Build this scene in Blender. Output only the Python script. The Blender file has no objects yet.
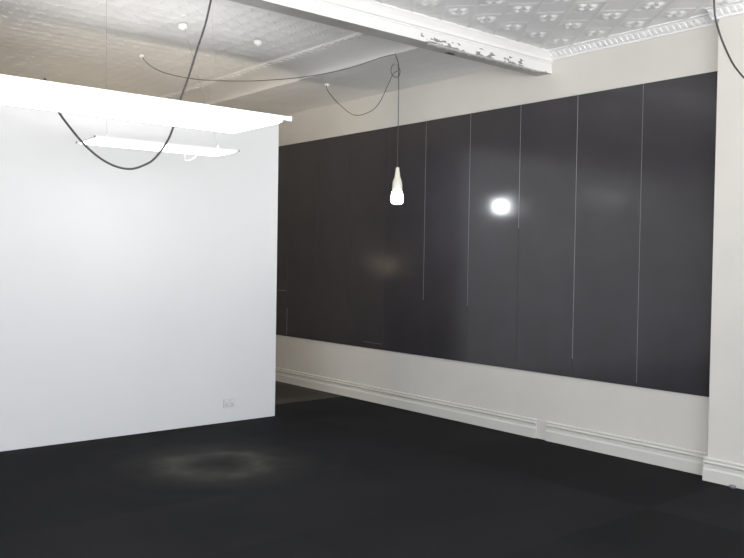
import bpy, bmesh, math, random
import numpy as np
from mathutils import Vector, Matrix
random.seed(4)
S = bpy.context.scene
C = S.collection

# ------------------------------------------------------------------ helpers
def link(name, me, mats=None, parent=None):
    o = bpy.data.objects.new(name, me); C.objects.link(o)
    if mats is not None:
        for m in (mats if isinstance(mats, (list, tuple)) else [mats]): me.materials.append(m)
    if parent is not None: o.parent = parent
    return o

def obj(name, bm, mats=None, parent=None, smooth=False):
    me = bpy.data.meshes.new(name)
    bmesh.ops.recalc_face_normals(bm, faces=bm.faces)
    bm.to_mesh(me); bm.free()
    if smooth:
        me.polygons.foreach_set('use_smooth', [True]*len(me.polygons))
        me.set_sharp_from_angle(angle=math.radians(38))
    return link(name, me, mats, parent)

def add_box(bm, x0, x1, y0, y1, z0, z1, mi=0, bev=0):
    r = bmesh.ops.create_cube(bm, size=1)
    M = Matrix.Translation(((x0+x1)/2, (y0+y1)/2, (z0+z1)/2)) @ Matrix.Diagonal((x1-x0, y1-y0, z1-z0, 1))
    bmesh.ops.transform(bm, matrix=M, verts=r['verts'])
    fs = list({f for v in r['verts'] for f in v.link_faces})
    for f in fs: f.material_index = mi
    if bev:
        es = list({e for v in r['verts'] for e in v.link_edges})
        bmesh.ops.bevel(bm, geom=es, offset=bev, segments=2, affect='EDGES', profile=.5)

def box(*a, **k):
    bm = bmesh.new(); add_box(bm, *a, **k); return bm

def catmull(pts, n=6):
    pts = [Vector(p) for p in pts]; out = []
    q = [pts[0]*2-pts[1]] + pts + [pts[-1]*2-pts[-2]]
    for i in range(1, len(q)-2):
        p0, p1, p2, p3 = q[i-1:i+3]
        for k in range(n):
            t = k/n
            out.append(.5*((2*p1) + (p2-p0)*t + (2*p0-5*p1+4*p2-p3)*t*t + (3*p1-p0-3*p2+p3)*t**3))
    out.append(pts[-1]); return out

def add_tube(bm, pts, r, seg=8, smooth_path=True):
    pts = catmull(pts) if smooth_path and len(pts) > 2 else [Vector(p) for p in pts]
    rings = []; up = Vector((.31, .17, .93)).normalized()
    for i, p in enumerate(pts):
        t = (pts[min(i+1, len(pts)-1)] - pts[max(i-1, 0)]).normalized()
        a = up - t*up.dot(t)
        if a.length < 1e-3: a = Vector((1, 0, 0)) - t*t.x
        a.normalize(); up = a; b = t.cross(a)
        rings.append([bm.verts.new(p + (a*math.cos(2*math.pi*k/seg) + b*math.sin(2*math.pi*k/seg))*r) for k in range(seg)])
    for A, B in zip(rings, rings[1:]):
        for k in range(seg): bm.faces.new((A[k], A[(k+1) % seg], B[(k+1) % seg], B[k]))
    bm.faces.new(rings[0][::-1]); bm.faces.new(rings[-1])

def add_lathe(bm, prof, seg=32, c=(0, 0, 0)):
    rings = []
    for r, z in prof:
        if r < 1e-5: rings.append([bm.verts.new((c[0], c[1], c[2]+z))])
        else: rings.append([bm.verts.new((c[0]+r*math.cos(2*math.pi*k/seg), c[1]+r*math.sin(2*math.pi*k/seg), c[2]+z)) for k in range(seg)])
    for A, B in zip(rings, rings[1:]):
        for k in range(seg):
            if len(A) == 1 and len(B) == 1: continue
            if len(A) == 1: bm.faces.new((A[0], B[k], B[(k+1) % seg]))
            elif len(B) == 1: bm.faces.new((A[k], A[(k+1) % seg], B[0]))
            else: bm.faces.new((A[k], A[(k+1) % seg], B[(k+1) % seg], B[k]))

def add_prism(bm, prof, axis, a0, a1):
    """closed 2-D profile pushed along an axis: prof pairs are (x,z) for axis 'y', (y,z) for axis 'x'"""
    f = (lambda p, a: (p[0], a, p[1])) if axis == 'y' else (lambda p, a: (a, p[0], p[1]))
    A = [bm.verts.new(f(p, a0)) for p in prof]; B = [bm.verts.new(f(p, a1)) for p in prof]
    n = len(prof)
    for k in range(n): bm.faces.new((A[k], A[(k+1) % n], B[(k+1) % n], B[k]))
    bm.faces.new(A); bm.faces.new(B[::-1])

def struct(o):
    o['kind'] = 'structure'; return o

def tag(o, label, cat, group=None):
    o['label'] = label; o['category'] = cat
    if group: o['group'] = group
    return o

def thing(name, label, cat, loc=(0, 0, 0), rot=(0, 0, 0), group=None):
    o = bpy.data.objects.new(name, None); C.objects.link(o)
    o.empty_display_size = .1; o.location = loc; o.rotation_euler = rot
    return tag(o, label, cat, group)

# ------------------------------------------------------------------ materials
def mat(name, col, rough=.5, spec=.5, metal=0, emit=None, estr=0):
    m = bpy.data.materials.new(name); m.use_nodes = True
    b = m.node_tree.nodes['Principled BSDF']
    b.inputs['Base Color'].default_value = (*col, 1); b.inputs['Roughness'].default_value = rough
    b.inputs['Specular IOR Level'].default_value = spec; b.inputs['Metallic'].default_value = metal
    if emit: b.inputs['Emission Color'].default_value = (*emit, 1); b.inputs['Emission Strength'].default_value = estr
    return m

class N:
    def __init__(s, m): s.t = m.node_tree; s.b = s.t.nodes['Principled BSDF']
    def n(s, typ, **k):
        x = s.t.nodes.new(typ)
        for a, v in k.items(): setattr(x, a, v)
        return x
    def l(s, a, b): s.t.links.new(a, b)
    def coord(s, scale=(1, 1, 1)):
        c = s.n('ShaderNodeTexCoord'); m = s.n('ShaderNodeMapping'); m.inputs['Scale'].default_value = scale
        s.l(c.outputs['Object'], m.inputs['Vector']); return m.outputs['Vector']
    def noise(s, scale, detail=3, vec=None, rough=.55):
        x = s.n('ShaderNodeTexNoise'); x.inputs['Scale'].default_value = scale; x.inputs['Detail'].default_value = detail; x.inputs['Roughness'].default_value = rough
        s.l(vec or s.coord(), x.inputs['Vector']); return x.outputs['Fac']
    def ramp(s, fac, stops):
        r = s.n('ShaderNodeValToRGB'); e = r.color_ramp.elements
        while len(e) < len(stops): e.new(.5)
        for q, (p, c) in zip(e, stops): q.position = p; q.color = (*c, 1) if not isinstance(c, (int, float)) else (c, c, c, 1)
        s.l(fac, r.inputs[0]); return r.outputs['Color']
    def mix(s, fac, a, b, mode='MIX'):
        x = s.n('ShaderNodeMix', data_type='RGBA', blend_type=mode)
        for sock, v in ((x.inputs[0], fac), (x.inputs[6], a), (x.inputs[7], b)):
            if hasattr(v, 'links'): s.l(v, sock)
            elif isinstance(v, (int, float)): sock.default_value = v
            else: sock.default_value = (*v, 1)
        return x.outputs[2]
    def math(s, op, a, b=0, c=0):
        x = s.n('ShaderNodeMath', operation=op)
        for i, v in enumerate((a, b, c)):
            if hasattr(v, 'links'): s.l(v, x.inputs[i])
            else: x.inputs[i].default_value = v
        return x.outputs[0]
    def bump(s, h, strength=.2, dist=.01):
        x = s.n('ShaderNodeBump'); x.inputs['Strength'].default_value = strength; x.inputs['Distance'].default_value = dist
        s.l(h, x.inputs['Height']); s.l(x.outputs['Normal'], s.b.inputs['Normal'])

def paint(name, col, rough=.55, var=.04, bump=.06, spec=.4):
    m = mat(name, col, rough, spec); g = N(m)
    f = g.noise(1.7, 4)
    lo = tuple(c*(1-var) for c in col); hi = tuple(min(1, c*(1+var*.6)) for c in col)
    g.l(g.ramp(f, [(.3, lo), (.7, hi)]), g.b.inputs['Base Color'])
    g.bump(g.noise(140, 2), bump, .002); return m

M_wall = paint('cream wall paint', (.655, .633, .59))
M_part = paint('white partition paint', (.725, .728, .73), .6, .015)
M_white = paint('white trim paint', (.76, .755, .745), .4, .03)
M_skirt = paint('cream skirting paint', (.66, .645, .60), .35, .03)
M_ceil = paint('white pressed metal ceiling', (.86, .86, .865), .40, .03)
M_ceil2 = paint('off white pressed metal ceiling', (.79, .785, .77), .45, .04)
M_plast = paint('off white plaster', (.74, .73, .71), .55, .04)
M_whiteplastic = mat('white plastic', (.8, .8, .78), .35)
M_outlet = mat('outlet plastic', (.68, .68, .67), .35)
M_dark = mat('dark slot', (.03, .03, .03), .5)
M_black = mat('black rubber cord', (.035, .034, .033), .6)
M_flex = mat('dark grey flex', (.06, .058, .055), .5)
M_steel = mat('steel', (.55, .55, .56), .35, metal=.9)
M_wire = mat('pale wire', (.28, .275, .27), .5)
M_enam = mat('white enamelled metal', (.86, .86, .88), .3)
M_cap = mat('grey end cap', (.22, .21, .25), .45)
M_diff = mat('lit fluorescent diffuser', (.9, .9, .9), .4, emit=(1, .985, .97), estr=3.2)
M_diff2 = mat('lit bluish fluorescent diffuser', (.9, .9, .9), .4, emit=(.96, .98, 1), estr=4.6)
M_up = mat('added uplight strip', (.9, .9, .9), .4, emit=(1, .98, .96), estr=14)
M_bulb = mat('lit bulb glass', (.9, .9, .9), .3, emit=(.93, .97, 1), estr=100)
M_warm = mat('lit warm paper', (.85, .8, .7), .8, emit=(1, .78, .54), estr=1.3)
M_warm2 = mat('lit warm bulb', (.9, .9, .9), .4, emit=(1, .86, .68), estr=260)
M_holder = mat('white silicone', (.86, .84, .76), .4)
b = M_holder.node_tree.nodes['Principled BSDF']; b.inputs['Subsurface Weight'].default_value = .3; b.inputs['Subsurface Radius'].default_value = (.05, .05, .04)
M_seam = mat('pale panel edge', (.27, .265, .28), .4)
M_alu = mat('dark window frame', (.12, .12, .125), .4)

# black laminate panel
M_panel = mat('charcoal laminate', (.030, .028, .031), .2, .68); g = N(M_panel)
g.l(g.ramp(g.noise(2.2, 4), [(.3, (.033, .031, .035)), (.75, (.041, .038, .044))]), g.b.inputs['Base Color'])
g.l(g.ramp(g.noise(3.1, 4), [(.3, .15), (.7, .21)]), g.b.inputs['Roughness'])
g.bump(g.noise(260, 2), .02, .001)

# white fascia with chipped paint low on its face
M_fascia = mat('chipped white fascia paint', (.84, .83, .80), .4); g = N(M_fascia)
co = g.n('ShaderNodeTexCoord'); sp = g.n('ShaderNodeSeparateXYZ'); g.l(co.outputs['Object'], sp.inputs[0])
z01 = g.math('MULTIPLY_ADD', sp.outputs['Z'], 10.0, -32.05)           # 0 at the lower edge, 1 at the moulding
x01 = g.math('MULTIPLY_ADD', sp.outputs['X'], .3333, -1.0)
nz = g.noise(30, 4, g.coord((.5, 1, 1.2)), .6); big = g.noise(4.3, 2, g.coord((1, 1, .2)))
edge = g.math('LESS_THAN', z01, g.math('MULTIPLY_ADD', g.math('MULTIPLY', nz, big), 1.5, -.33))
spot = g.math('GREATER_THAN', g.math('MULTIPLY', g.math('MULTIPLY', g.noise(26, 3, g.coord((.5, 1, 1.3)), .5), g.ramp(big, [(.42, .8), (.56, 1.0)])), g.ramp(z01, [(.15, 1.0), (.6, 1.0), (.8, .6)])), .575)
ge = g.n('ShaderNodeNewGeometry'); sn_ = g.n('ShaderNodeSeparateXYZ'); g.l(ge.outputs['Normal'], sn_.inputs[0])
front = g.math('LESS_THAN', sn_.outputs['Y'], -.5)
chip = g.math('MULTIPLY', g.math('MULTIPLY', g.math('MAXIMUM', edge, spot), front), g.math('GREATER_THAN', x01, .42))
raw = g.math('LESS_THAN', sn_.outputs['Z'], -.5)                      # bare plaster underside, its shade painted in as darker grey
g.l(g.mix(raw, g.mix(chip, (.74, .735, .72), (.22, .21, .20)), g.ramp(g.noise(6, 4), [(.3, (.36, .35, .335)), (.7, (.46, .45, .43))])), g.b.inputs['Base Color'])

# carpet tiles
def carpet(name, base, hi, pale_ring):
    m = mat(name, base, .95, .12); g = N(m)
    v = g.coord()
    pile = g.noise(120, 5, v, .85); wide = g.noise(1.3, 4, v)
    col = g.mix(g.ramp(pile, [(.36, 0.0), (.64, 1.0)]), base, hi)
    ck = g.n('ShaderNodeTexWhiteNoise', noise_dimensions='2D'); sn = g.n('ShaderNodeVectorMath', operation='SNAP')
    sn.inputs[1].default_value = (.95, .95, 1); g.l(v, sn.inputs[0]); g.l(sn.outputs[0], ck.inputs['Vector'])
    col = g.mix(1.0, col, g.ramp(ck.outputs['Value'], [(0, .80), (1, 1.15)]), 'MULTIPLY')
    col = g.mix(1.0, col, g.ramp(wide, [(.25, .8), (.75, 1.25)]), 'MULTIPLY')
    if pale_ring:                                   # pale uneven ring with a faint arc round it
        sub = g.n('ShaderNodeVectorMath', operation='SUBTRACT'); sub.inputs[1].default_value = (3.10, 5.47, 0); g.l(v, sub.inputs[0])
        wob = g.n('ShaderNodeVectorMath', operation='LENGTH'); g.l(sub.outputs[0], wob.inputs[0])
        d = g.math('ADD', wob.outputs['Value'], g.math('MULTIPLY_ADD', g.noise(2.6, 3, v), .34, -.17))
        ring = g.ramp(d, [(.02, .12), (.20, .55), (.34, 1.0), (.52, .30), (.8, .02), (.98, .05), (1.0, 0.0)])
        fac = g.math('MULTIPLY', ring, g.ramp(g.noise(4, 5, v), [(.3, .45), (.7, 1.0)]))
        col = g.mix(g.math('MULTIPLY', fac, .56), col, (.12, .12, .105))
    g.l(col, g.b.inputs['Base Color']); g.bump(pile, .5, .004); return m
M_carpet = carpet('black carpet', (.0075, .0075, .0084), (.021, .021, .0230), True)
M_carpet2 = carpet('brown grey carpet', (.045, .041, .037), (.085, .078, .070), False)

# ------------------------------------------------------------------ the room
XR, XL, YF, YB = 5.84, -3.0, -2.6, 11.6
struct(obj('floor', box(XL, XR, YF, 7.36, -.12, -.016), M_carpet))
struct(obj('floor_back', box(XL, XR, 7.36, YB, -.12, -.016), M_carpet2))
struct(obj('wall_right', box(XR, XR+.15, YF, YB, -.1, 3.6), M_wall))
bm = bmesh.new(); add_box(bm, XL-.15, XL, YF, -1.9, -.1, 3.6); add_box(bm, XL-.15, XL, 2.3, YB, -.1, 3.6); add_box(bm, XL-.15, XL, -1.9, 2.3, -.1, .45); add_box(bm, XL-.15, XL, -1.9, 2.3, 3.05, 3.6)
struct(obj('wall_left', bm, M_wall))
struct(obj('wall_back', box(XL-.15, XR+.15, YB, YB+.15, -.1, 3.6), M_wall))
struct(obj('wall_partition', box(XL, 4.505, 6.822, 6.95, -.016, 2.918, bev=.004), M_part))
struct(obj('wall_pilaster', box(5.715, XR, 2.25, 2.961, -.016, 3.385), M_wall))

# street front behind the camera with three tall shop windows
WX = [(-2.6, .05), (.25, 2.9), (3.1, 5.55)]; Z0, Z1 = .45, 3.05
bm = bmesh.new()
add_box(bm, XL-.15, XR+.15, YF-.2, YF, -.1, Z0); add_box(bm, XL-.15, XR+.15, YF-.2, YF, Z1, 3.6)
xs = [XL-.15] + [v for w in WX for v in w] + [XR+.15]
for i in range(0, len(xs), 2): add_box(bm, xs[i], xs[i+1], YF-.2, YF, Z0, Z1)
struct(obj('wall_front', bm, M_wall))
M_glass = bpy.data.materials.new('window glass'); M_glass.use_nodes = True; nt = M_glass.node_tree; nt.nodes.clear()
o_ = nt.nodes.new('ShaderNodeOutputMaterial'); mx = nt.nodes.new('ShaderNodeMixShader'); tr = nt.nodes.new('ShaderNodeBsdfTransparent'); gl = nt.nodes.new('ShaderNodeBsdfGlossy')
gl.inputs['Roughness'].default_value = .02; mx.inputs[0].default_value = .07
nt.links.new(tr.outputs[0], mx.inputs[1]); nt.links.new(gl.outputs[0], mx.inputs[2]); nt.links.new(mx.outputs[0], o_.inputs[0])
for i, (a, c) in enumerate(WX):
    bm = bmesh.new(); y0, y1 = YF-.14, YF-.07
    for x in (a, (a+c)/2-.025, c-.05): add_box(bm, x, x+.05, y0, y1, Z0, Z1)
    for z in (Z0, 2.35, Z1-.05): add_box(bm, a, c, y0, y1, z, z+.05)
    w = struct(obj('window_%d' % (i+1), bm, M_alu))
    obj('pane', box(a+.01, c-.01, YF-.108, YF-.102, Z0+.01, Z1-.01), M_glass, w)
    L = bpy.data.lights.new('daylight_portal', 'AREA'); L.shape = 'RECTANGLE'; L.size = c-a; L.size_y = Z1-Z0; L.cycles.is_portal = True
    lo = bpy.data.objects.new('daylight_portal', L); C.objects.link(lo); lo.location = ((a+c)/2, YF-.22, (Z0+Z1)/2); lo.rotation_euler = (math.radians(90), 0, 0)

bm = bmesh.new()  # unseen left window, added to light the right wall and panels
for y in (-1.9, -.525, .875, 2.25): add_box(bm, XL-.13, XL-.06, y, y+.05, Z0, Z1)
for z in (Z0, 2.35, Z1-.05): add_box(bm, XL-.13, XL-.06, -1.9, 2.3, z, z+.05)
w = struct(obj('window_4', bm, M_alu)); obj('pane', box(XL-.1, XL-.094, -1.89, 2.29, Z0+.01, Z1-.01), M_glass, w)
L = bpy.data.lights.new('daylight_portal', 'AREA'); L.shape = 'RECTANGLE'; L.size = Z1-Z0; L.size_y = 4.2; L.cycles.is_portal = True
lo = bpy.data.objects.new('daylight_portal', L); C.objects.link(lo); lo.location = (XL-.17, .2, (Z0+Z1)/2); lo.rotation_euler = (0, math.radians(-90), 0)

# pressed metal ceilings: real relief from a height function
def relief(name, x0, x1, y0, y1, z, step, fn, m):
    nx, ny = int((x1-x0)/step)+1, int((y1-y0)/step)+1
    X, Y = np.meshgrid(np.linspace(x0, x1, nx), np.linspace(y0, y1, ny))
    V = np.stack([X, Y, z - fn(X, Y)], -1).reshape(-1, 3)
    i = np.arange(nx*ny).reshape(ny, nx)
    F = np.stack([i[:-1, :-1], i[1:, :-1], i[1:, 1:], i[:-1, 1:]], -1).reshape(-1, 4)
    me = bpy.data.meshes.new(name); me.from_pydata(V.tolist(), [], F.tolist())
    me.polygons.foreach_set('use_smooth', [True]*len(F))
    return struct(link(name, me, m))
def tin(px, py, ox, oy, k=1.0):
    def fn(X, Y):
        u = (X-ox)/px; v = (Y-oy)/py
        cu = u-np.round(u); cv = v-np.round(v)             # -.5 .. .5 round a motif
        x = cu; y = cv*py/px
        a = u+v; b_ = u-v
        da = np.abs(a-.5-np.round(a-.5)); db = np.abs(b_-.5-np.round(b_-.5))
        seam = np.exp(-(da/.035)**2) + np.exp(-(db/.035)**2)
        r = np.hypot(x, y); th = np.arctan2(y, x)
        pet = np.exp(-((r-.17)/.075)**2) * (np.abs(np.cos(2*th))**.8)      # four petals
        boss = np.exp(-(r/.055)**2)
        ringm = np.exp(-((np.abs(x)+np.abs(y)-.40)/.03)**2)*.35
        return k*(.0028*np.minimum(seam, 1)*2.4 + .014*pet + .011*boss + .004*ringm)
    return fn
relief('ceiling', 1.2, XR, 1.6, 4.55, 3.39, .0105, tin(.30, .345, 4.065, 4.25, 1.25), M_ceil)
bm = bmesh.new(); add_box(bm, XL, XR, YF, 1.6, 3.39, 3.6); add_box(bm, XL, 1.2, 1.6, 4.54, 3.39, 3.6); add_box(bm, XL, XR, 1.6, 4.54, 3.405, 3.6)
struct(obj('ceiling.001', bm, M_ceil))
ft = tin(.152, .152, 4.1, 5.2, 1.1)
def fback(X, Y):
    e = np.clip((Y-5.02)/.1, 0, 1)*np.clip((4.36-X)/.06, 0, 1); return ft(X, Y)*e
relief('ceiling_back', -1.2, 4.42, 4.7, 9.4, 3.462, .0125, fback, M_ceil2)
bm = bmesh.new(); add_box(bm, XL, -1.2, 4.7, 9.4, 3.462, 3.6); add_box(bm, XL, XR, 9.4, YB, 3.462, 3.6); add_box(bm, -1.2, 4.8, 4.7, 9.4, 3.478, 3.6)
struct(obj('ceiling_back.001', bm, M_ceil2))
fs = tin(.152, .152, 5.0, 5.2, .45)
struct(obj('ceiling_soffit', box(4.80, XR, 4.70, YB, 3.375, 3.6), M_plast))
relief('ceiling_soffit.001', 4.80, XR, 4.72, 9.4, 3.365, .02, fs, M_ceil2)

# timber beam across the room: fascia board, crown moulding, grey underside
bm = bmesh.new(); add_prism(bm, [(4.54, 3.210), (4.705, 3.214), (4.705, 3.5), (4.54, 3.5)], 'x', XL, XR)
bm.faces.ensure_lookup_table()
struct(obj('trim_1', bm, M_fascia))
bm = bmesh.new(); add_prism(bm, [(4.541, 3.292), (4.532, 3.292), (4.532, 3.298), (4.539, 3.300), (4.539, 3.304), (4.529, 3.306), (4.524, 3.312), (4.525, 3.328), (4.516, 3.346), (4.506, 3.358), (4.502, 3.372), (4.494, 3.378), (4.494, 3.43), (4.541, 3.43)], 'x', XL, XR)
struct(obj('trim_2', bm, M_white, smooth=True))
# a torn hole and ragged strip of plaster at the beam's back edge
bm = bmesh.new()
prev = None
xs = np.linspace(4.35, 5.7, 60)
P0 = []; P1 = []
for k, x in enumerate(xs):
    P0.append((x, 4.5405, 3.2095)); P1.append((x, 4.56+.035*abs(math.sin(k*1.7)*math.sin(k*.63+1)), 3.2075))
A = [bm.verts.new(p) for p in P0]; B = [bm.verts.new(p) for p in P1]
for k in range(59): bm.faces.new((A[k], A[k+1], B[k+1], B[k]))
e = bmesh.ops.extrude_face_region(bm, geom=list(bm.faces)); bmesh.ops.translate(bm, vec=(0, 0, -.003), verts=[v for v in e['geom'] if isinstance(v, bmesh.types.BMVert)])
struct(obj('trim_3', bm, M_plast))
bm = bmesh.new(); vs = [bm.verts.new((4.70+.045*math.cos(a)*(1+.3*math.sin(3*a+1)), 4.665+.022*math.sin(a)*(1+.3*math.cos(2*a)), 3.212)) for a in [2*math.pi*k/14 for k in range(14)]]
f_ = bm.faces.new(vs); e = bmesh.ops.extrude_face_region(bm, geom=[f_]); bmesh.ops.translate(bm, vec=(0, 0, -.003), verts=[v for v in e['geom'] if isinstance(v, bmesh.types.BMVert)])
struct(obj('trim_8', bm, M_dark))

# coved cornice with a dentil row on the far ceiling: along the beam and along the soffit
def cove(a, b_, n=8):
    """quarter cove from the wall point a=(p,z) to the ceiling point b"""
    return [(a[0]+(b_[0]-a[0])*(1-math.cos(t)), a[1]+(b_[1]-a[1])*math.sin(t)) for t in [math.pi/2*k/n for k in range(n+1)]]
bm = bmesh.new()
pr = cove((4.80, 3.365), (4.44, 3.445)) + [(4.36, 3.448), (4.36, 3.49), (4.80, 3.49)]
add_prism(bm, pr, 'y', 4.72, YB)
y = 4.98
while y < 9.3:
    add_box(bm, 4.364, 4.425, y, y+.045, 3.4405, 3.452); y += .098
struct(obj('trim_4', bm, M_plast, smooth=True))
bm = bmesh.new(); pr = cove((4.72, 3.36), (5.02, 3.448)) + [(5.04, 3.455), (5.04, 3.49), (4.72, 3.49)]
add_prism(bm, pr, 'x', XL, 4.62)
struct(obj('trim_5', bm, M_plast, smooth=True))
# near cornice with dentils on the right wall and round the pilaster
bm = bmesh.new()
def corn(x0):
    return [(x0, 3.325), (x0-.018, 3.325), (x0-.024, 3.338), (x0-.045, 3.346), (x0-.062, 3.362), (x0-.080, 3.371), (x0-.090, 3.379), (x0-.115, 3.381), (x0-.115, 3.43), (x0, 3.43)]
add_prism(bm, corn(XR), 'y', 2.9, 4.53); add_prism(bm, corn(5.715), 'y', 2.25, 3.005)
for x0, ya, yb in ((XR, 3.0, 4.5), (5.715, 2.26, 2.97)):
    y = ya
    while y < yb:
        add_prism(bm, [(x0-.03, 3.338), (x0-.056, 3.344), (x0-.084, 3.368), (x0-.05, 3.39)], 'y', y, y+.022); y += .05
struct(obj('trim_6', bm, M_ceil, smooth=False))

# skirting
def skirt(x0):
    d = [(0, 0), (.026, 0), (.026, .078), (.021, .086), (.017, .092), (.017, .118), (.024, .124), (.028, .131), (.024, .138), (.015, .141), (.015, .147), (.021, .152), (.021, .158), (.012, .164), (0, .165)]
    return [(x0-a, z-.011 if z > 0 else -.016) for a, z in d]
bm = bmesh.new(); add_prism(bm, skirt(XR), 'y', 2.961, 4.505); add_prism(bm, skirt(XR), 'y', 4.617, YB); struct(obj('baseboard_right', bm, M_skirt))
bm = bmesh.new(); add_prism(bm, skirt(5.715), 'y', 2.25, 2.984)
add_box(bm, 5.715, XR, 2.961, 2.984, -.016, .154)
struct(obj('baseboard_pilaster', bm, M_skirt))
struct(obj('trim_7', box(XR-.011, XR, 4.505, 4.617, -.016, .155, bev=.004), M_wall))

# ------------------------------------------------------------------ charcoal wall panels
seams = [3.008] + [3.008+.6195*k for k in range(1, 11)]
T = .012; PZ0, PZ1 = .573, 2.982
lab = ['charcoal wall panel beside the pillar, nearest the camera',
       'second charcoal wall panel from the pillar, catching a soft pale smear of reflected light',
       'third charcoal wall panel from the pillar, between the pale smear and the bright bulb reflection',
       'fourth charcoal wall panel from the pillar, holding the bright bulb reflection',
       'fifth charcoal wall panel from the pillar, between the hanging bulb and its bright reflection',
       'sixth charcoal wall panel from the pillar, directly behind the hanging bulb',
       'seventh charcoal wall panel from the pillar, just left of the hanging bulb',
       'eighth charcoal wall panel from the pillar, third in from the white partition',
       'ninth charcoal wall panel from the pillar, the last one seen at full width',
       'charcoal wall panel farthest from the pillar, cut off by the white partition edge']
bmp = box(XR-T, XR-.001, .0007, .6195-.0007, PZ0, PZ1, bev=.0007)
me_p = bpy.data.meshes.new('cladding_panel'); bmp.to_mesh(me_p); bmp.free(); me_p.materials.append(M_panel)
strip = {1: (PZ0+.03, PZ1, .0016), 2: (PZ0+.16, PZ1, .0034), 3: (1.86, PZ1, .0024), 4: (1.12, PZ1, .0018), 5: (1.15, PZ1, .0010), 9: (PZ0, .93, .0014)}
SC = {6: [(6.745, 7.08, .635, .6385)], 9: [(8.60, 8.80, 1.146, 1.148)]}
for k in range(10):
    p = bpy.data.objects.new('cladding_panel', me_p); C.objects.link(p); p.location = (0, seams[k], 0)
    tag(p, lab[k], 'wall panel', 'charcoal panels along the right wall')
    if k in strip:                                  # raw pale edge where the joint stands open
        a, c, w = strip[k]
        s = obj('panel_edge', box(XR-T-.0008, XR-.002, -w/2, w/2+.001, a, c), M_seam, p); s['label'] = 'thin pale edge line'
    for (a, c, z0, z1) in SC.get(k, []):             # short pale scratches
        sx_ = XR-T-.0004; bm = bmesh.new(); add_tube(bm, [(sx_, a-seams[k], z0), (sx_, c-seams[k], z1)], .0011, 6); obj('scratch', bm, M_seam, p)

# ------------------------------------------------------------------ suspended fluorescent lights
def fluoro(label, loc, rot, L, W, hang, tops):
    t = thing('suspended_light', label, 'light', loc, rot)
    h, w = L/2, W/2
    bm = bmesh.new(); add_box(bm, -h, h, -w+.003, w-.003, 0, .010, bev=.002); add_box(bm, -h+.1, h-.1, -.05, .05, .010, .026, bev=.004)
    obj('housing', bm, M_enam, t)
    bm = bmesh.new(); add_prism(bm, [(-w+.012, 0), (-w+.016, -.005), (-w+.04, -.009), (w-.04, -.009), (w-.016, -.005), (w-.012, 0)], 'x', -h+.01, h-.01)
    obj('diffuser', bm, M_diff if L > 1.15 else M_diff2, t)['label'] = 'glowing white diffuser'
    for s in (-1, 1): obj('added_uplight', box(-h+.06, h-.06, s*w*.6-.045, s*w*.6+.045, .010, .014, bev=.0015), M_up, t)['label'] = 'added glowing strip on the unseen upper face'  # unseen uplight strips, added to brighten the ceiling
    for s in (-1, 1):
        r = obj('side_rail', box(-h-.006, h+.006, s*w-.007, s*w+.007, -.003, .012, bev=.002), M_enam, t)
        for e in (-1, 1): obj('end_cap', box(e*(h+.011)-.005, e*(h+.011)+.005, s*w-.008, s*w+.008, -.004, .013, bev=.002), M_cap if L < 1.15 else M_enam, r)
    inv = (Matrix.Translation(loc) @ Matrix.Rotation(rot[2], 4, 'Z') @ Matrix.Rotation(rot[1], 4, 'Y') @ Matrix.Rotation(rot[0], 4, 'X')).inverted()
    for (x, y), top in zip(hang, tops):
        bm = bmesh.new(); add_lathe(bm, [(0, .010), (.007, .010), (.007, .026), (.004, .045), (.002, .052), (0, .052)], 12, (x, y, 0))
        obj('cable_gripper', bm, M_enam, t, True)
        bm = bmesh.new(); add_tube(bm, [(x, y, .045), tuple(inv @ Vector(top))], (.00025 if L > 1.15 else .001), 6); obj('suspension_cable', bm, M_wire, t)
    return t
R_ = math.radians
f1 = fluoro('larger-looking white fluorescent light panel hanging nearest the camera', (1.06, 2.655, 2.043), (0, 0, R_(-.8)), 1.18, .41,
            [(.40, 0), (-.45, 0)], [(1.46, 2.65, 3.39), (.62, 2.66, 3.39)])
f2 = fluoro('smaller-looking white fluorescent light panel hanging farther back near the partition', (2.81, 5.90, 2.39), (0, R_(-.3), R_(-2.5)), 1.12, .40,
            [(.46, -.06), (-.42, -.02)], [(3.134, 6.17, 3.45), (2.39, 5.93, 3.45)])
bm = bmesh.new(); add_tube(bm, [(.28, .10, -.005), (.268, .12, -.022), (.275, .15, -.055), (.31, .155, -.062), (.355, .14, -.035), (.375, .10, -.005)], .0036)
obj('power_lead', bm, M_whiteplastic, f2)['label'] = 'looped white lead'
# long black leads
bm = bmesh.new(); add_tube(bm, [(1.74, 3.08, 3.42), (1.735, 3.08, 3.1), (1.722, 3.08, 2.83), (1.71, 3.08, 2.731), (1.688, 3.08, 2.623), (1.662, 3.08, 2.514), (1.626, 3.08, 2.405), (1.591, 3.08, 2.292), (1.557, 3.08, 2.198), (1.535, 3.08, 2.11), (1.501, 3.08, 2.021), (1.446, 3.08, 1.943), (1.396, 3.08, 1.909), (1.342, 3.08, 1.891), (1.281, 3.08, 1.897), (1.221, 3.08, 1.923), (1.163, 3.08, 1.966), (1.114, 3.08, 2.017), (1.062, 3.08, 2.081), (1.02, 3.06, 2.145), (.98, 2.98, 2.17), (.95, 2.85, 2.13), (.94, 2.72, 2.105)], .0043)
tag(obj('hanging_cable', bm, M_black, None, True), 'thick black cord looping down below the nearest fluorescent light', 'cord')
bm = bmesh.new(); add_tube(bm, [(3.60, 1.9, 3.42), (3.603, 1.9, 3.1), (3.61, 1.9, 2.88), (3.617, 1.9, 2.765), (3.629, 1.9, 2.70), (3.66, 1.9, 2.646), (3.72, 1.9, 2.579), (3.801, 1.9, 2.514), (3.873, 1.9, 2.478), (3.96, 1.9, 2.452), (4.1, 1.9, 2.45), (4.3, 1.9, 2.53), (4.5, 1.9, 2.72), (4.64, 1.9, 3.0), (4.7, 1.9, 3.42)], .0046)
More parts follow.
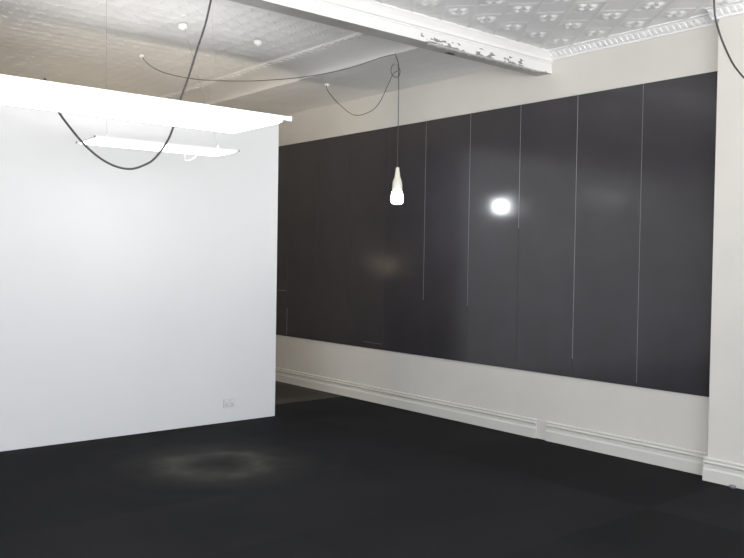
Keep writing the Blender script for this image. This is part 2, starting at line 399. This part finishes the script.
tag(obj('hanging_cable', bm, M_black, None, True), 'black cord drooping in front of the pillar at the top right', 'cord')

# ------------------------------------------------------------------ hanging bulb
t = thing('pendant_bulb', 'bare lit bulb in a white bottle-shaped holder hanging before the charcoal panels', 'light', (5.10, 5.72, 2.074))
bm = bmesh.new(); add_lathe(bm, [(0, 0), (.026, .002), (.046, .010), (.055, .026), (.0575, .05), (.055, .08), (.049, .105), (.042, .125), (0, .125)])
obj('bulb', bm, M_bulb, t, True)['label'] = 'glowing white bulb'
bm = bmesh.new(); add_lathe(bm, [(0, .112), (.045, .112), (.0475, .118), (.0475, .16), (.046, .19), (.042, .212), (.034, .236), (.028, .25), (.0255, .262), (.0255, .266), (.0235, .27), (.0225, .285), (.0205, .30), (.0185, .306), (.0175, .325), (.0165, .335), (.011, .344), (.004, .347), (0, .347)])
obj('lamp_holder', bm, M_holder, t, True)
bm = bmesh.new(); add_tube(bm, [(-.003, 0, .35), (-.002, 0, .7), (-.003, 0, 1.0), (-.006, 0, 1.17), (-.02, -.01, 1.245), (-.10, -.10, 1.272), (-.30, -.28, 1.284)], .0036)
c_ = obj('hanging_cord', bm, M_flex, t, True); c_['label'] = 'thin black hanging cord'
bm = bmesh.new()
cx_, cz_ = -.046, 1.235
add_tube(bm, [(cx_+.055*math.cos(a), .004*math.sin(a*2), cz_+.062*math.sin(a)) for a in [2*math.pi*k/16 for k in range(17)]], .0032)
obj('cord_loop', bm, M_flex, c_, True)
bm = bmesh.new(); add_tube(bm, [(4.775, 5.41, 3.372), (4.775, 5.41, 3.352), (4.783, 5.418, 3.342), (4.795, 5.43, 3.345), (4.80, 5.435, 3.356)], .003)
tag(obj('ceiling_hook', bm, M_steel, None, True), 'small ceiling hook holding up the bulb cord at the soffit edge', 'hook')
bm = bmesh.new(); add_tube(bm, [(3.325, 7.37, 3.432), (3.325, 7.32, 3.385), (3.355, 7.225, 3.318), (3.433, 7.119, 3.257), (3.586, 6.921, 3.198), (3.737, 6.726, 3.172), (3.886, 6.533, 3.16), (4.015, 6.366, 3.158), (4.177, 6.157, 3.168), (4.348, 5.936, 3.195), (4.516, 5.719, 3.244), (4.681, 5.506, 3.322), (4.757, 5.408, 3.348), (4.795, 5.43, 3.349)], .0036)
tag(obj('cable', bm, M_flex, None, True), 'long thin black cable swagging across the far ceiling to the bulb hook', 'cable')
bm = bmesh.new(); add_tube(bm, [(5.09, 6.83, 3.345), (5.068, 6.80, 3.309), (5.069, 6.743, 3.241), (5.072, 6.61, 3.132), (5.075, 6.464, 3.033), (5.077, 6.354, 2.98), (5.08, 6.217, 2.968), (5.083, 6.056, 3.001), (5.085, 5.957, 3.073), (5.087, 5.861, 3.201), (5.086, 5.79, 3.29), (5.082, 5.728, 3.31)], .0034)
tag(obj('cable', bm, M_flex, None, True), 'short black cable sagging in a deep curve beside the bulb cord', 'cable')

rose_prof = [(0, 0), (.026, 0), (.031, -.006), (.031, -.022), (.027, -.03), (.016, -.036), (.006, -.04), (0, -.04)]
r_lab = ['white ceiling rose above the farther fluorescent light', 'bare white ceiling rose nearest the beam, with nothing hanging from it',
         'white ceiling rose at the left end of the long cable', 'white ceiling rose on the soffit where the short cable begins']
bm = bmesh.new(); add_lathe(bm, rose_prof, 24); me_r = None
for k, (p, s) in enumerate(zip([(3.133, 6.179, 3.456), (3.856, 6.187, 3.456), (3.322, 7.385, 3.456), (5.109, 6.85, 3.365)], [1.35, 1.2, .85, .8])):
    if me_r is None: r = obj('ceiling_rose', bm, M_whiteplastic, None, True); me_r = r.data
    else: r = bpy.data.objects.new('ceiling_rose', me_r); C.objects.link(r)
    r.location = p; r.scale = (s, s, s); tag(r, r_lab[k], 'ceiling rose', 'ceiling roses')

# ------------------------------------------------------------------ power outlet on the partition
t = thing('power_outlet', 'white double power outlet low on the white partition', 'outlet', (3.978, 6.822, .131))
obj('face_plate', box(-.0615, .0615, -.012, 0, 0, .078, bev=.003), M_outlet, t)
for x in (-.03, .03):
    obj('rocker_switch', box(x-.008, x+.008, -.0165, -.011, .05, .066, bev=.002), M_whiteplastic, t)
    bm = bmesh.new()
    for dx, dz in ((-.007, .028), (.007, .028), (0, .014)): add_box(bm, x+dx-.0014, x+dx+.0014, -.0126, -.0115, dz-.005, dz+.005)
    obj('socket_slots', bm, M_dark, t)
# small clod of grey dirt against the pilaster skirting
bm = bmesh.new(); bmesh.ops.create_icosphere(bm, subdivisions=3, radius=.016)
for v in bm.verts: v.co = Vector((v.co.x, v.co.y*1.5, max(v.co.z*.9, -.008)))*(1+.22*math.sin(v.co.x*260)*math.cos(v.co.y*190+v.co.z*240))
o = obj('lint_clump', bm, mat('grey lint', (.2, .2, .25), .9), None, True); o.location = (5.66, 2.745, -.006)
tag(o, 'small grey clump of lint on the carpet against the pillar skirting', 'lint')

# unseen warm wall light, added to brighten the space behind the partition
M_opal = mat('lit warm opal glass', (.9, .9, .85), .4, emit=(1, .88, .71), estr=115)
t = thing('added_wall_light', 'added warm opal globe wall light on the unseen back face of the white partition', 'light', (3.75, 6.95, 1.75))
bm = bmesh.new(); add_lathe(bm, [(0, 0), (.055, 0), (.055, .012), (.045, .022), (.022, .03), (.02, .05), (0, .05)], 28)
bmesh.ops.rotate(bm, verts=bm.verts, cent=(0, 0, 0), matrix=Matrix.Rotation(math.radians(-90), 3, 'X')); obj('back_plate', bm, M_enam, t, True)
bm = bmesh.new(); add_lathe(bm, [(.085*math.sin(math.pi*k/16), .13-.085*math.cos(math.pi*k/16)) for k in range(17)], 28)
bmesh.ops.rotate(bm, verts=bm.verts, cent=(0, 0, 0), matrix=Matrix.Rotation(math.radians(-90), 3, 'X')); obj('globe', bm, M_opal, t, True)
# unseen uplighter, added for the warm light behind the partition
t = thing('added_uplighter', 'added warm bowl-topped floor uplighter standing unseen in the space behind the white partition', 'added floor lamp', (3.40, 9.5, -.016))
bm = bmesh.new(); add_lathe(bm, [(0, 0), (.15, 0), (.15, .012), (.13, .02), (.02, .03), (0, .03)], 32); obj('base', bm, M_alu, t, True)
bm = bmesh.new(); add_tube(bm, [(0, 0, .02), (0, 0, 1.36)], .012, 12); obj('pole', bm, M_alu, t, True)
bm = bmesh.new(); add_lathe(bm, [(0, 1.35), (.06, 1.355), (.13, 1.39), (.19, 1.45), (.23, 1.54), (.235, 1.60), (.229, 1.60), (.224, 1.54), (.185, 1.455), (.126, 1.397), (.055, 1.362), (0, 1.358)], 36)
obj('lamp_shade', bm, M_warm, t, True)
bm = bmesh.new(); add_lathe(bm, [(0, 1.42), (.03, 1.425), (.05, 1.45), (.055, 1.48), (.045, 1.51), (.025, 1.525), (0, 1.53)], 24); obj('bulb', bm, M_warm2, t, True)

# ------------------------------------------------------------------ daylight, camera, view
w = bpy.data.worlds.new('sky'); S.world = w; w.use_nodes = True
bg = w.node_tree.nodes['Background']; bg.inputs[0].default_value = (.91, .95, 1, 1); bg.inputs[1].default_value = 1.0
wt = w.node_tree                                     # overcast sky above, sunlit pavement below the horizon
tc = wt.nodes.new('ShaderNodeTexCoord'); sx = wt.nodes.new('ShaderNodeSeparateXYZ'); cr = wt.nodes.new('ShaderNodeValToRGB'); vm = wt.nodes.new('ShaderNodeVectorMath'); vm.operation = 'SCALE'
wt.links.new(tc.outputs['Generated'], sx.inputs[0]); mr = wt.nodes.new('ShaderNodeMapRange'); mr.inputs['From Min'].default_value = -.15; mr.inputs['From Max'].default_value = .15
wt.links.new(sx.outputs['Z'], mr.inputs['Value']); wt.links.new(mr.outputs[0], cr.inputs[0])
e_ = cr.color_ramp.elements; e_[0].position = .2; e_[0].color = (1, 1, 1, 1); e_[1].position = .8; e_[1].color = (.50, .53, .57, 1)
wt.links.new(cr.outputs[0], vm.inputs[0]); vm.inputs['Scale'].default_value = 13.0; wt.links.new(vm.outputs[0], bg.inputs[0])

cam = bpy.data.cameras.new('camera'); co_ = bpy.data.objects.new('camera', cam); C.objects.link(co_)
cam.sensor_fit = 'HORIZONTAL'; cam.sensor_width = 36; cam.lens = 819.56/744*36; cam.clip_start = .05
Rm = Matrix(((.76548, .00236, -.64345), (-.64325, .02801, -.76514), (.01622, .9996, .02295))).normalized()
co_.matrix_world = Matrix.Translation((0, 0, 1.549)) @ Rm.transposed().transposed().to_4x4()
# camera looks along -Z of its own axes; these columns are its right, up and back axes in the room
S.camera = co_
S.view_settings.view_transform = 'Standard'; S.view_settings.look = 'None'; S.view_settings.gamma = 1; S.view_settings.use_curve_mapping = False
S.view_settings.exposure = 0
